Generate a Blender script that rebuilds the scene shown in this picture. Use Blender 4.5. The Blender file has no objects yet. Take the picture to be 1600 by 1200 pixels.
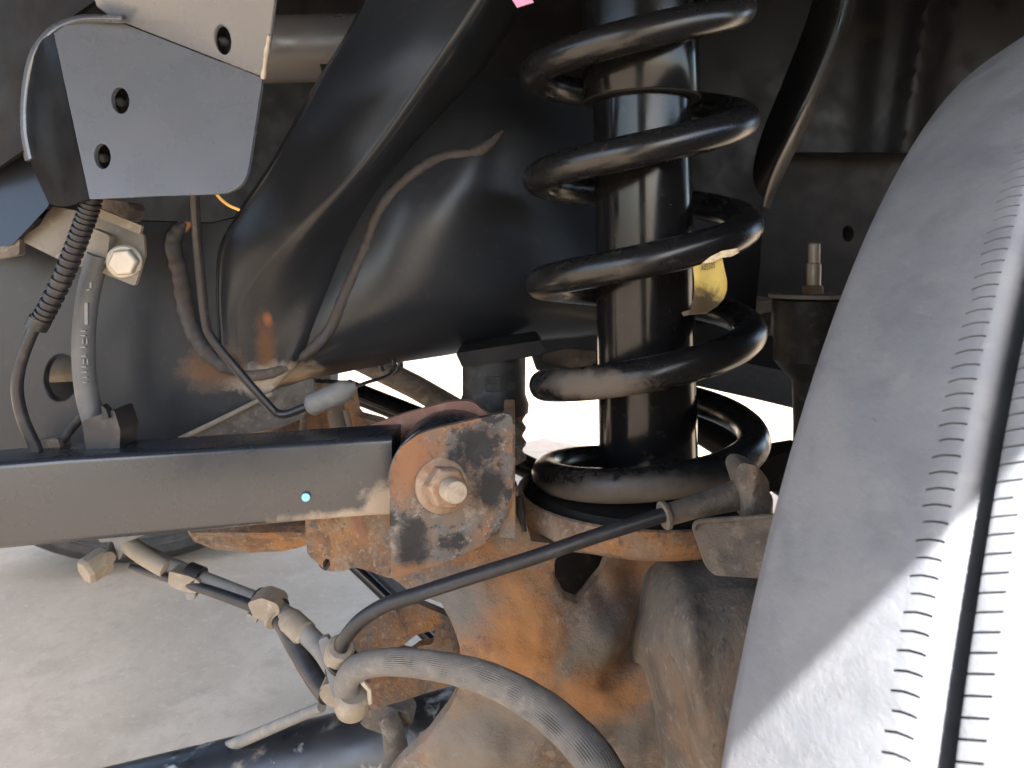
import bpy, bmesh, math, random
from mathutils import Vector, Matrix, noise
from mathutils.geometry import delaunay_2d_cdt
random.seed(4)
R = math.radians
SC = bpy.context.scene
COL = SC.collection

# ------------------------------------------------------------------ camera
F = 1210.0            # focal length in pixels of the 1600 px wide photograph
HOR = 400.0           # horizon row (level camera, lens shifted)
CZ = 0.65             # camera height
cam_d = bpy.data.cameras.new('camera'); cam = bpy.data.objects.new('camera', cam_d); COL.objects.link(cam)
cam.location = (0, 0, CZ); cam.rotation_euler = (R(90), 0, 0)
cam_d.sensor_width = 36; cam_d.lens = 36*F/1600; cam_d.shift_y = -(600-HOR)/1600
cam_d.clip_start = 0.01; cam_d.clip_end = 500
cam_d.dof.use_dof = True; cam_d.dof.focus_distance = 0.36; cam_d.dof.aperture_fstop = 24
SC.camera = cam

# wheel frame (fitted): U = backwards along the truck, A = outwards, wheel centre W0 on its inner plane
AL = 0.8227
U = Vector((-math.sin(AL), -math.cos(AL), 0)); A = Vector((math.cos(AL), -math.sin(AL), 0)); ZV = Vector((0, 0, 1))
W0 = Vector((.3156, .4502, CZ-.2618))
def WP(s, w, z): return W0 + U*s + A*w + ZV*z

# ------------------------------------------------------------------ light
SUN_EL = R(48); SUN_AZ = R(30)   # azimuth from A towards U
TS = (A*math.cos(SUN_AZ) + U*math.sin(SUN_AZ))*math.cos(SUN_EL) + ZV*math.sin(SUN_EL)
world = bpy.data.worlds.new('World'); SC.world = world; world.use_nodes = True
wn = world.node_tree.nodes; wl = world.node_tree.links
sky = wn.new('ShaderNodeTexSky'); sky.sky_type = 'NISHITA'; sky.sun_disc = False
sky.sun_elevation = SUN_EL; sky.sun_rotation = math.atan2(TS.x, TS.y); sky.dust_density = 2.5; sky.air_density = 1.0; sky.ozone_density = 1.0
wn['Background'].inputs[1].default_value = 0.15
wl.new(sky.outputs[0], wn['Background'].inputs[0])
sd = bpy.data.lights.new('sun', 'SUN'); sd.energy = 4.8; sd.angle = R(0.5); sd.color = (1, .97, .94)
sun = bpy.data.objects.new('sun', sd); COL.objects.link(sun)
sun.rotation_euler = TS.to_track_quat('Z', 'Y').to_euler(); sun.location = TS*5
SC.view_settings.view_transform = 'Standard'; SC.view_settings.look = 'None'
SC.view_settings.exposure = 2.9; SC.view_settings.gamma = 1
SC.view_settings.use_curve_mapping = False

# ------------------------------------------------------------------ helpers
def P(px, py, D):
    return Vector(((px-800)/F*D, D, CZ-(py-HOR)/F*D))
ORG = {}
def thing(name, loc, label, cat, group=None):
    o = bpy.data.objects.new(name, None); COL.objects.link(o); o.location = loc
    o.empty_display_size = .02
    ORG[o] = Vector(loc); tag(o, label, cat, group); return o
def tag(o, label, cat, group=None, kind=None):
    if label: o['label'] = label
    if cat: o['category'] = cat
    if group: o['group'] = group
    if kind: o['kind'] = kind
def obj(name, verts, faces, mat, parent=None, ang=35, bevel=0, origin=None):
    org = ORG[parent] if parent else Vector(origin if origin is not None else (0, 0, 0))
    me = bpy.data.meshes.new(name)
    me.from_pydata([tuple(Vector(v)-org) for v in verts], [], faces); me.validate()
    bm = bmesh.new(); bm.from_mesh(me); bmesh.ops.remove_doubles(bm, verts=bm.verts, dist=1e-6)
    bmesh.ops.recalc_face_normals(bm, faces=bm.faces); bm.to_mesh(me); bm.free()
    me.shade_smooth(); me.set_sharp_from_angle(angle=R(ang))
    o = bpy.data.objects.new(name, me); COL.objects.link(o)
    if parent: o.parent = parent
    else: o.location = org
    ORG[o] = org
    me.materials.append(mat)
    if bevel:
        b = o.modifiers.new('bevel', 'BEVEL'); b.width = bevel; b.segments = 2; b.limit_method = 'ANGLE'; b.angle_limit = R(50)
        b.harden_normals = False
    return o
class MB:
    def __init__(s): s.v = []; s.f = []
    def add(s, v, f):
        n = len(s.v); s.v += [Vector(x) for x in v]; s.f += [[i+n for i in q] for q in f]; return s
    def build(s, name, mat, parent=None, **k): return obj(name, s.v, s.f, mat, parent, **k)
def cr(pts, n):
    """Catmull-Rom through a list of tuples / vectors"""
    pts = [Vector(p) for p in pts]; out = []
    if len(pts) == 2: return [pts[0].lerp(pts[1], i/n) for i in range(n+1)]
    for i in range(len(pts)-1):
        p0 = pts[max(i-1, 0)]; p1 = pts[i]; p2 = pts[i+1]; p3 = pts[min(i+2, len(pts)-1)]
        for k in range(n):
            t = k/n
            out.append(.5*((2*p1)+(p2-p0)*t+(2*p0-5*p1+4*p2-p3)*t*t+(3*p1-p0-3*p2+p3)*t**3))
    out.append(pts[-1]); return out
def path(pts, n=8): return [P(*q) for q in cr(pts, n)]
def tube_geo(pts, rad, n=14, cap=True):
    m = len(pts); V = []; Fc = []
    rads = rad if isinstance(rad, (list, tuple)) else [rad]*m
    if len(rads) != m:
        k = len(rads)-1
        rads = [rads[min(int(i/(m-1)*k), k-1)]*(1-((i/(m-1)*k)-min(int(i/(m-1)*k), k-1))) + rads[min(int(i/(m-1)*k), k-1)+1]*((i/(m-1)*k)-min(int(i/(m-1)*k), k-1)) for i in range(m)]
    t = (pts[1]-pts[0]).normalized()
    u = t.orthogonal().normalized()
    for i in range(m):
        if i == 0: tt = (pts[1]-pts[0])
        elif i == m-1: tt = pts[-1]-pts[-2]
        else: tt = pts[i+1]-pts[i-1]
        tt = tt.normalized() if tt.length > 1e-9 else t
        u = (u - tt*u.dot(tt)).normalized(); w = tt.cross(u); t = tt
        for j in range(n):
            a = 2*math.pi*j/n; V.append(pts[i]+(u*math.cos(a)+w*math.sin(a))*rads[i])
    for i in range(m-1):
        for j in range(n):
            Fc.append([i*n+j, i*n+(j+1) % n, (i+1)*n+(j+1) % n, (i+1)*n+j])
    if cap:
        Fc.append(list(range(n))[::-1]); Fc.append([(m-1)*n+j for j in range(n)])
    return V, Fc
def tube(name, pts, rad, mat, parent=None, n=14, **k):
    return MB().add(*tube_geo(pts, rad, n)).build(name, mat, parent, **k)
def px(r, D): return r/F*D       # pixels of radius -> metres at depth D
def lathe_geo(c, axis, prof, n=32):
    """prof: list of (r, t) along axis from c"""
    axis = Vector(axis).normalized(); u = axis.orthogonal().normalized(); w = axis.cross(u); V = []; Fc = []
    for r, t in prof:
        for j in range(n):
            a = 2*math.pi*j/n; V.append(Vector(c)+axis*t+(u*math.cos(a)+w*math.sin(a))*max(r, 1e-5))
    for i in range(len(prof)-1):
        for j in range(n): Fc.append([i*n+j, i*n+(j+1) % n, (i+1)*n+(j+1) % n, (i+1)*n+j])
    Fc.append(list(range(n))[::-1]); Fc.append([(len(prof)-1)*n+j for j in range(n)])
    return V, Fc
def lathe(name, c, axis, prof, mat, parent=None, n=32, **k):
    return MB().add(*lathe_geo(c, axis, prof, n)).build(name, mat, parent, **k)
def hexa(name, c, axis, r, h, mat, parent, rot=0.3, **k):
    axis = Vector(axis).normalized(); u = axis.orthogonal().normalized(); w = axis.cross(u); V = []; Fc = []
    for rr, t in ((r, 0), (r, h*.82), (r*.86, h)):
        for j in range(6):
            a = 2*math.pi*j/6+rot; V.append(Vector(c)+axis*t+(u*math.cos(a)+w*math.sin(a))*rr)
    for i in range(2):
        for j in range(6): Fc.append([i*6+j, i*6+(j+1) % 6, (i+1)*6+(j+1) % 6, (i+1)*6+j])
    Fc.append([5, 4, 3, 2, 1, 0]); Fc.append([12+j for j in range(6)])
    return obj(name, V, Fc, mat, parent, ang=20, bevel=r*.06, **k)
def inside(pt, poly):
    x, y = pt[0], pt[1]; c = False; j = len(poly)-1
    for i in range(len(poly)):
        xi, yi = poly[i][0], poly[i][1]; xj, yj = poly[j][0], poly[j][1]
        if (yi > y) != (yj > y) and x < (xj-xi)*(y-yi)/(yj-yi)+xi: c = not c
        j = i
    return c
def rpoly(pts, r=8, n=4):
    """round the corners of a pixel polygon"""
    out = []; m = len(pts)
    for i in range(m):
        p0 = Vector(pts[i-1]); p = Vector(pts[i]); p2 = Vector(pts[(i+1) % m])
        a = (p0-p); b = (p2-p); k = min(r, a.length*.45, b.length*.45)
        q0 = p+a.normalized()*k; q1 = p+b.normalized()*k
        for j in range(n+1):
            t = j/n; out.append(tuple(q0*(1-t)**2+p*2*t*(1-t)+q1*t*t))
    return out
def oval(cx, cy, rx, ry, n=18, rot=0):
    o = []
    for j in range(n):
        a = 2*math.pi*j/n; x = rx*math.cos(a); y = ry*math.sin(a); c, s = math.cos(rot), math.sin(rot)
        o.append((cx+x*c-y*s, cy+x*s+y*c))
    return o
def dens(poly, step):
    out = []; m = len(poly)
    for i in range(m):
        a = Vector(poly[i]); b = Vector(poly[(i+1) % m]); k = max(1, int((b-a).length/step))
        for j in range(k): out.append(tuple(a.lerp(b, j/k)))
    return out
def relief(name, outline, D, thick, mat, parent=None, holes=(), step=0, rough=0, rscale=60, ang=35, bevel=0, tdir=None, origin=None):
    """a sheet or casting: outline in picture pixels, D(px,py) its depth, a real thickness behind it"""
    Df = D if callable(D) else (lambda x, y: D)
    tdir = Vector(tdir) if tdir else Vector((0, 1, 0))
    rings = [outline]+list(holes)
    if step: rings = [dens(r, step) for r in rings]
    pts = []; edges = []
    for r in rings:
        b = len(pts); pts += [Vector(q[:2]) for q in r]
        edges += [(b+i, b+(i+1) % len(r)) for i in range(len(r))]
    if step:
        xs = [q[0] for q in outline]; ys = [q[1] for q in outline]
        y = min(ys)+step*.5; k = 0
        while y < max(ys):
            x = min(xs)+step*(.5 if k % 2 else 0.01)
            while x < max(xs):
                if inside((x, y), outline) and not any(inside((x, y), h) for h in holes):
                    pts.append(Vector((x, y)))
                x += step
            y += step*.87; k += 1
    ov, oe, of, *_ = delaunay_2d_cdt(pts, edges, [], 0, 1e-4)
    tris = []
    for f in of:
        c = sum((ov[i] for i in f), Vector((0, 0)))/len(f)
        if inside(c, outline) and not any(inside(c, h) for h in holes): tris.append(list(f))
    front = []
    for q in ov:
        p = P(q[0], q[1], Df(q[0], q[1]))
        if rough: p += Vector((0, 1, 0))*rough*(noise.fractal(p*rscale, 1, 2, 4))
        front.append(p)
    n = len(front); V = front+[p+tdir*thick for p in front]; Fc = []
    cnt = {}
    for f in tris:
        Fc.append(f); Fc.append([i+n for i in f][::-1])
        for i in range(3):
            e = (f[i], f[(i+1) % 3]); cnt[tuple(sorted(e))] = cnt.get(tuple(sorted(e)), [])+[e]
    for k, es in cnt.items():
        if len(es) == 1:
            a, b = es[0]; Fc.append([b, a, a+n, b+n])
    used = sorted({i for f in Fc for i in f}); mp = {o: i for i, o in enumerate(used)}
    return obj(name, [V[i] for i in used], [[mp[i] for i in f] for f in Fc], mat, parent, ang=ang, bevel=bevel, origin=origin)
def plane3(a, b, c):
    """depth function of the plane through three (px,py,D)"""
    p = [P(*q) for q in (a, b, c)]; nn = (p[1]-p[0]).cross(p[2]-p[0]); k = nn.dot(p[0]-Vector((0, 0, CZ)))
    return lambda x, y: k/(nn.x*(x-800)/F+nn.y-nn.z*(y-HOR)/F)
def loft(name, rows, mat, parent=None, nu=6, nv=6, thick=.004, flip=False, rough=0, ang=40, close=False):
    """rows of 3-D points; smooth surface through them, with thickness along +Y"""
    g = [cr(r, nu) for r in rows]; cols = list(zip(*g)); g2 = [cr(c, nv) for c in cols]; g = list(zip(*g2))
    m, n = len(g), len(g[0]); V = [p.copy() for r in g for p in r]
    if rough: V = [p+Vector((0, 1, 0))*rough*noise.fractal(p*70, 1, 2, 4) for p in V]
    N = len(V); V += [p+Vector((0, thick, 0)) for p in V]; Fc = []
    for i in range(m-1):
        for j in range(n-1):
            q = [i*n+j, i*n+j+1, (i+1)*n+j+1, (i+1)*n+j]; Fc.append(q); Fc.append([k+N for k in q][::-1])
    for j in range(n-1):
        Fc.append([j+1, j, j+N, j+1+N]); b = (m-1)*n; Fc.append([b+j, b+j+1, b+j+1+N, b+j+N])
    for i in range(m-1):
        Fc.append([i*n, (i+1)*n, (i+1)*n+N, i*n+N]); Fc.append([(i+1)*n+n-1, i*n+n-1, i*n+n-1+N, (i+1)*n+n-1+N])
    return obj(name, V, Fc, mat, parent, ang=ang)
def boxg(c, ax, ay, az):
    c = Vector(c); V = [c+Vector(ax)*i+Vector(ay)*j+Vector(az)*k for i in (-1, 1) for j in (-1, 1) for k in (-1, 1)]
    return V, [[0, 1, 3, 2], [4, 6, 7, 5], [0, 4, 5, 1], [2, 3, 7, 6], [0, 2, 6, 4], [1, 5, 7, 3]]

# ------------------------------------------------------------------ materials
def M(name, base, rough=.5, metal=0, layers=(), spots=(), bump=(), rvar=.15, coat=0, spec=.5, stretch=None):
    m = bpy.data.materials.new(name); m.use_nodes = True; nt = m.node_tree; N = nt.nodes; L = nt.links
    bs = N['Principled BSDF']; geo = N.new('ShaderNodeNewGeometry'); pos = geo.outputs['Position']
    if stretch:
        mp = N.new('ShaderNodeMapping'); mp.inputs['Scale'].default_value = stretch; L.new(pos, mp.inputs[0]); pos = mp.outputs[0]
    col = N.new('ShaderNodeRGB'); col.outputs[0].default_value = (*base, 1); cur = col.outputs[0]
    rcur = None
    def nz(scale, detail=6, rough_=.6, dist=0, off=0):
        n = N.new('ShaderNodeTexNoise'); n.noise_dimensions = '4D' if off else '3D'
        n.inputs['Scale'].default_value = scale; n.inputs['Detail'].default_value = detail
        n.inputs['Roughness'].default_value = rough_; n.inputs['Distortion'].default_value = dist
        if off: n.inputs['W'].default_value = off
        L.new(pos, n.inputs['Vector']); return n.outputs['Fac']
    rv = N.new('ShaderNodeMapRange'); rv.inputs[3].default_value = max(.05, rough-rvar); rv.inputs[4].default_value = min(1, rough+rvar)
    rv.inputs[1].default_value = .3; rv.inputs[2].default_value = .7
    L.new(nz(35), rv.inputs[0]); rcur = rv.outputs[0]
    def mixin(fac, c, r=None):
        nonlocal cur, rcur
        mx = N.new('ShaderNodeMix'); mx.data_type = 'RGBA'; L.new(fac, mx.inputs[0]); L.new(cur, mx.inputs[6]); mx.inputs[7].default_value = (*c, 1); cur = mx.outputs[2]
        if r is not None:
            mr = N.new('ShaderNodeMix'); L.new(fac, mr.inputs[0]); L.new(rcur, mr.inputs[2]); mr.inputs[3].default_value = r; rcur = mr.outputs[0]
    for i, ly in enumerate(layers):
        c, scale, lo, hi = ly[:4]; r = ly[4] if len(ly) > 4 else None; amt = ly[5] if len(ly) > 5 else 1
        mr = N.new('ShaderNodeMapRange'); mr.inputs[1].default_value = lo; mr.inputs[2].default_value = hi; mr.inputs[4].default_value = amt
        L.new(nz(scale, 8, .65, .4, off=1.7*i+.9), mr.inputs[0]); mixin(mr.outputs[0], c, r)
    for i, (c, cen, rad, soft, r) in enumerate(spots):
        vs = N.new('ShaderNodeVectorMath'); vs.operation = 'SUBTRACT'; L.new(geo.outputs['Position'], vs.inputs[0]); vs.inputs[1].default_value = tuple(cen)
        vd = N.new('ShaderNodeVectorMath'); vd.operation = 'DIVIDE'; L.new(vs.outputs[0], vd.inputs[0])
        vd.inputs[1].default_value = rad if isinstance(rad, (tuple, list)) else (rad, rad, rad)
        ln = N.new('ShaderNodeVectorMath'); ln.operation = 'LENGTH'; L.new(vd.outputs[0], ln.inputs[0])
        ns = nz(95, 8, .72, .6, off=3.3+i); ma = N.new('ShaderNodeMath'); ma.operation = 'MULTIPLY_ADD'; L.new(ns, ma.inputs[0]); ma.inputs[1].default_value = 2.4; L.new(ln.outputs['Value'], ma.inputs[2])
        mr = N.new('ShaderNodeMapRange'); mr.inputs[1].default_value = 2.2+soft; mr.inputs[2].default_value = 2.2-soft; mr.inputs[3].default_value = 0; mr.inputs[4].default_value = 1
        L.new(ma.outputs[0], mr.inputs[0]); mixin(mr.outputs[0], c, r)
    L.new(cur, bs.inputs['Base Color']); L.new(rcur, bs.inputs['Roughness'])
    bs.inputs['Metallic'].default_value = metal; bs.inputs['Specular IOR Level'].default_value = spec
    if coat: bs.inputs['Coat Weight'].default_value = coat; bs.inputs['Coat Roughness'].default_value = .12
    prev = None
    for sc, st, ds in bump:
        b = N.new('ShaderNodeBump'); b.inputs['Strength'].default_value = st; b.inputs['Distance'].default_value = ds
        L.new(nz(sc, 8, .7), b.inputs['Height'])
        if prev: L.new(prev, b.inputs['Normal'])
        prev = b.outputs[0]
    if prev: L.new(prev, bs.inputs['Normal'])
    return m
DUST = (.24, .195, .15); RUST = (.25, .115, .045); RUSTD = (.12, .06, .032); TAN = (.26, .205, .15)
RSPOTS = [((.10, .05, .026), P(418, 545, .555), (.0055, .06, .022), .55, .9), ((.20, .075, .03), P(419, 499, .55), (.0024, .06, .0034), .7, .8), (TAN, P(432, 590, .56), (.026, .06, .010), .45, .9)]
m_black = M('black_frame_paint', (.007, .007, .0075), .33, layers=[(DUST, 420, .66, .73, .9, .45), (DUST, 90, .58, .82, .75, .10)], bump=[(220, .05, .001)], rvar=.08, spec=.2, spots=RSPOTS)
m_frame = M('satin_frame_paint', (.0125, .014, .017), .32, layers=[(DUST, 420, .66, .73, .9, .45), (DUST, 90, .58, .85, .6, .10)], bump=[(160, .04, .0008)], spec=.26, rvar=.04,
            spots=RSPOTS+[((.10, .055, .03), P(335, 575, .545), (.018, .04, .012), .5, .8), ((.3, .13, .06), P(284, 350, .54), (.004, .03, .005), .3, .8)])
m_gloss = M('gloss_black_paint', (.005, .005, .0055), .17, layers=[(DUST, 420, .66, .73, .9, .45), (DUST, 120, .6, .85, .7, .16)], bump=[(300, .04, .0006)], rvar=.06, spec=.26)
m_coil = M('black_coil_paint', (.007, .007, .0075), .27, layers=[(DUST, 420, .66, .73, .9, .45), (DUST, 70, .58, .8, .7, .2)], bump=[(260, .06, .0008)], rvar=.07, spec=.35,
           spots=[((.11, .085, .068), P(850, 472, .50), (.018, .05, .005), .5, .85), ((.075, .061, .049), P(915, 605, .455), (.036, .03, .009), .35, .9), ((.072, .059, .047), P(900, 796, .46), (.055, .05, .008), .4, .9), ((.065, .054, .043), P(1080, 765, .46), (.06, .05, .011), .45, .9), ((.10, .08, .06), P(1160, 728, .5), (.022, .05, .014), .45, .9)])
m_plate = M('satin_grey_steel_plate', (.085, .092, .105), .27, layers=[(DUST, 420, .66, .73, .9, .45), ((.10, .10, .105), 22, .42, .7, .36, .6)], bump=[(180, .06, .0008)], rvar=.07)
m_rust = M('rusty_casting', (.13, .074, .042), .9, layers=[((.225, .105, .036), 13, .44, .58, .9, .95), ((.10, .09, .08), 24, .48, .58, .8, .85), ((.085, .046, .028), 55, .48, .60, .85, .85), ((.165, .135, .104), 42, .52, .63, .95, .75), ((.04, .035, .033), 85, .55, .63, .7, .85), ((.24, .18, .125), 190, .55, .65, .9, .65), ((.03, .027, .026), 300, .58, .65, .8, .7), ((.27, .21, .15), 520, .58, .66, .9, .6)],
  spots=[((.12, .107, .092), P(720, 935, .46), (.022, .08, .018), .5, .9), ((.105, .09, .075), P(740, 1165, .45), (.05, .09, .03), .5, .9), ((.095, .085, .072), P(935, 1010, .46), (.022, .09, .022), .5, .9), ((.08, .07, .06), P(1010, 1130, .46), (.03, .09, .03), .6, .9), ((.21, .098, .034), P(815, 985, .45), (.018, .09, .035), .5, .9), ((.19, .092, .036), P(930, 1085, .46), (.03, .09, .016), .5, .9), ((.15, .075, .034), P(1010, 900, .46), (.02, .09, .02), .5, .9)],
  bump=[(50, .55, .004), (150, .55, .002), (480, .5, .0009)])
m_rustblk = M('rusty_bracket_black_paint', (.11, .083, .063), .82, layers=[((.18, .092, .048), 34, .47, .58, .9, .9), ((.085, .08, .075), 50, .48, .55, .7, .9), ((.19, .155, .12), 110, .54, .62, .95, .75), ((.014, .014, .016), 62, .52, .585, .5, .95), ((.02, .019, .019), 170, .56, .64, .6, .85), ((.24, .205, .17), 330, .57, .65, .9, .6), ((.03, .027, .025), 520, .58, .66, .8, .6)],
              spots=[((.013, .013, .015), P(745, 700, .437), (.013, .03, .011), .3, .4), ((.013, .013, .015), P(645, 850, .437), (.009, .03, .015), .3, .4), ((.013, .013, .015), P(765, 765, .437), (.009, .03, .013), .3, .4), ((.17, .085, .045), P(640, 720, .437), (.014, .03, .02), .5, .9), ((.17, .09, .045), P(700, 895, .437), (.06, .03, .006), .4, .9)],
              spec=.25, bump=[(60, .4, .003), (180, .5, .0015), (500, .4, .0008)])
m_reddust = M('red_oxide_dust', (.17, .085, .06), .9, layers=[(RUSTD, 40, .45, .65, .9, .6), (DUST, 80, .5, .7, .95, .5)], bump=[(140, .3, .0015)])
m_mud = M('dried_mud_steel', (.095, .077, .06), .95, layers=[((.055, .046, .038), 34, .46, .56, .9, .85), ((.145, .118, .092), 75, .52, .62, .95, .75), ((.13, .075, .042), 40, .56, .66, .9, .6), ((.20, .165, .13), 220, .58, .66, .95, .6), ((.03, .026, .023), 260, .61, .68, .9, .6)], bump=[(60, .5, .004), (220, .5, .0016), (600, .3, .0007)])
m_knuckle = M('streaked_dusty_casting', (.095, .078, .062), .95, layers=[((.058, .048, .04), 40, .46, .58, .9, .85), ((.135, .112, .088), 60, .52, .64, .95, .75), ((.135, .078, .042), 34, .54, .66, .9, .7), ((.19, .16, .128), 240, .56, .66, .95, .6), ((.03, .026, .023), 300, .58, .66, .9, .6)], bump=[(70, .5, .003), (260, .5, .0014), (700, .4, .0007)], stretch=(1, 1, .4))
m_beige = M('beige_dusty_metal', (.16, .135, .102), .75, layers=[((.13, .107, .08), 70, .46, .60, .85, .75), ((.26, .228, .185), 120, .55, .7, .6, .6)], bump=[(200, .2, .001)])
m_zinc = M('zinc_bolt', (.33, .30, .255), .45, .4, layers=[((.32, .26, .18), 120, .48, .68, .8, .6)], bump=[(300, .15, .0006)])
m_nut = M('dusty_rusted_nut', (.20, .14, .095), .7, .15, layers=[((.19, .09, .04), 90, .46, .6, .9, .75), ((.33, .26, .2), 180, .52, .68, .9, .6)], bump=[(200, .3, .001)])
m_bolt = M('dusty_bolt_end', (.27, .225, .17), .7, .1, layers=[((.17, .11, .065), 140, .5, .64, .9, .7)], bump=[(300, .3, .0008)])
m_weld = M('brown_weld_bead', (.03, .026, .023), .75, layers=[((.045, .031, .023), 80, .45, .62, .85, .7), ((.018, .017, .042), 120, .52, .66, .5, .7)], bump=[(250, .4, .0015)])
m_hose = M('dusty_rubber_hose', (.10, .091, .08), .9, layers=[((.07, .067, .065), 40, .45, .65, .8, .7), ((.19, .165, .137), 140, .52, .7, .95, .6)], bump=[(300, .5, .001)])
m_rubber = M('black_rubber', (.012, .012, .0125), .55, layers=[(DUST, 90, .52, .78, .85, .25)], bump=[(220, .15, .001)], spec=.25)
m_cable = M('dark_cable_jacket', (.014, .014, .016), .42, layers=[(DUST, 100, .52, .78, .85, .14)], bump=[(260, .1, .0006)], spec=.3)
m_grey = M('grey_cable_jacket', (.055, .058, .062), .6, layers=[(DUST, 70, .5, .78, .8, .3)], bump=[(200, .1, .0006)])
m_greysleeve = M('grey_dusty_fitting', (.10, .10, .098), .75, layers=[(DUST, 70, .48, .7, .9, .5)], bump=[(220, .2, .0008)])
m_tire = M('dusty_tyre_rubber', (.118, .125, .138), .70, layers=[((.15, .153, .16), 18, .44, .6, .75, .8), ((.095, .101, .112), 45, .50, .62, .62, .6), ((.17, .17, .172), 130, .56, .68, .85, .45), ((.33, .32, .31), 520, .68, .73, .9, .7), ((.06, .063, .07), 260, .66, .72, .7, .6)], bump=[(45, .2, .0015), (180, .25, .0008), (700, .3, .0005)], rvar=.1, spec=.45, stretch=(1, 1, 1.6))
m_tirefar = M('worn_tyre_sidewall', (.018, .018, .019), .75, layers=[(DUST, 20, .45, .75, .9, .18)], bump=[(80, .3, .003)])
m_plastic = M('black_plastic_liner', (.003, .003, .0036), .42, layers=[(DUST, 30, .5, .8, .7, .02)], bump=[(240, .06, .0006)], spec=.10)
m_darkmud = M('dark_dusty_panel', (.009, .0083, .008), .65, layers=[(DUST, 25, .48, .8, .9, .05)], bump=[(140, .15, .001)], spec=.15)
m_grimy = M('grimy_grey_steel', (.15, .135, .12), .75, layers=[((.07, .06, .055), 30, .45, .7, .8, .8), (DUST, 110, .52, .72, .9, .5)], bump=[(160, .2, .001)])
m_body = M('dark_body_paint', (.03, .032, .036), .25, coat=.6)
m_conc = M('pale_concrete', (0.305, 0.229, 0.150), .92, layers=[((0.255, 0.191, 0.125), 1.6, .45, .56, .95, .9), ((0.350, 0.267, 0.181), 5, .50, .62, .9, .7), ((0.210, 0.158, 0.105), 11, .55, .66, .9, .55), ((0.240, 0.181, 0.120), 34, .52, .64, .9, .5), ((0.380, 0.296, 0.202), 90, .56, .66, .9, .5), ((0.150, 0.115, 0.077), 240, .60, .68, .9, .5)], bump=[(18, .25, .004), (120, .4, .002)])
m_tag = M('yellow_paper_tag', (.42, .31, .075), .7, layers=[((.48, .38, .14), 90, .45, .65, .7, .6), ((.25, .17, .05), 220, .60, .70, .8, .6)], spots=[((.04, .027, .013), P(1102, 488, .444), (.018, .03, .0125), .35, .8)])
m_ink = M('black_ink', (.02, .018, .012), .7); m_paint = M('pale_blue_paint_dot', (.17, .42, .58), .6)
m_print = M('pale_print', (.105, .11, .112), .7); m_pink = M('pink_paper', (.55, .25, .42), .7)
m_wire = M('orange_wire', (.75, .42, .10), .45); m_tape = M('clear_tape', (.45, .36, .22), .3, layers=[((.2, .14, .08), 200, .5, .65)])
m_worn = M('black_paint_worn_to_grey', (.014, .015, .017), .38, layers=[((.30, .33, .34), 16, .56, .62, .6, .9), (DUST, 40, .58, .72, .9, .8)], bump=[(120, .2, .001)])
m_copper = M('orange_rust_hole', (.40, .16, .06), .7)

# ------------------------------------------------------------------ setting: ground
g = obj('ground', [(-60, -60, 0), (60, -60, 0), (60, 60, 0), (-60, 60, 0)], [[0, 1, 2, 3]], m_conc); g['kind'] = 'structure'; g['label'] = 'pale grey beige concrete ground under and beyond the truck'

# ------------------------------------------------------------------ truck body that shades the wheel well
tb = thing('truck_body', WP(0, .27, .7), 'dark painted fender and hood arching over the front tyre, plus an added sky-blocking panel', 'truck body')
lip = [(-.95, .10), (-.62, .10), (-.55, .26), (-.42, .42), (-.24, .52), (0, .565), (.2, .548), (.36, .504), (.452, .479), (.522, .467), (.60, .42), (.66, .25), (.70, .05), (.75, -.01), (1.0, -.03)]
lip = [tuple(v) for v in cr([(a, b, 0) for a, b in lip], 6)]
V = []; Fc = []
for i, (s, z, _) in enumerate(lip):
    V += [WP(s, .27, z), WP(s, .27, .95), WP(s, .262, .95), WP(s, .262, z), WP(s, .235, z+.006), WP(s, .235, z+.012)]
n = len(lip)
for i in range(n-1):
    a, b = i*6, (i+1)*6
    Fc += [[a, b, b+1, a+1], [a+2, b+2, b+3, a+3], [a, a+4, b+4, b], [a+1, b+1, b+2, a+2]]
obj('fender_panel', V, Fc, m_body, tb)
V, Fc = boxg(WP(.025, -1.0, .385), U*.975, A*.006, ZV*.28); obj('sky_block_panel', V, Fc, m_plastic, tb)  # unseen panel added to block far-side sky from the ground
V, Fc = boxg(WP(.025, -.37, .68), U*.975, A*.628, ZV*.012); obj('hood_underside', V, Fc, m_plastic, tb)

# wheel house panels and an added dark backing behind everything
wh = thing('wheel_house_liner', P(1300, 300, .8), 'black plastic wheel house liner above the tyre with an upright rib', 'liner')
def d_lin(x, y):
    d = .80
    xr = 1430-.13*y*0.9
    d -= .020*math.exp(-((x-(1452-.16*y))/26)**2)+.010*math.exp(-((x-(1395-.12*y))/30)**2)
    d -= .03*max(0, (x-1480)/300)
    return d
relief('rib_panel', [(1150, -160), (1760, -160), (1760, 238), (1150, 238)], d_lin, .004, m_plastic, wh, step=14)
relief('lower_panel', [(1060, 225), (1480, 225), (1480, 560), (1300, 620), (1085, 565)], plane3((1080, 300, .84), (1450, 300, .83), (1200, 560, .84)), .004, m_darkmud, wh, holes=[oval(1325, 365, 9, 13)])
relief('hole_backing', oval(1325, 365, 30, 34), .88, .003, m_rubber, wh)  # black disc stands in for the shade inside the hole
relief('back_panel', [(-500, -700), (1900, -700), (1900, 300), (1100, 520), (940, 520), (700, 520), (-500, 480)], 1.0, .004, m_plastic, wh)  # dark sheet added to keep bright sky out of the upper gaps

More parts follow.
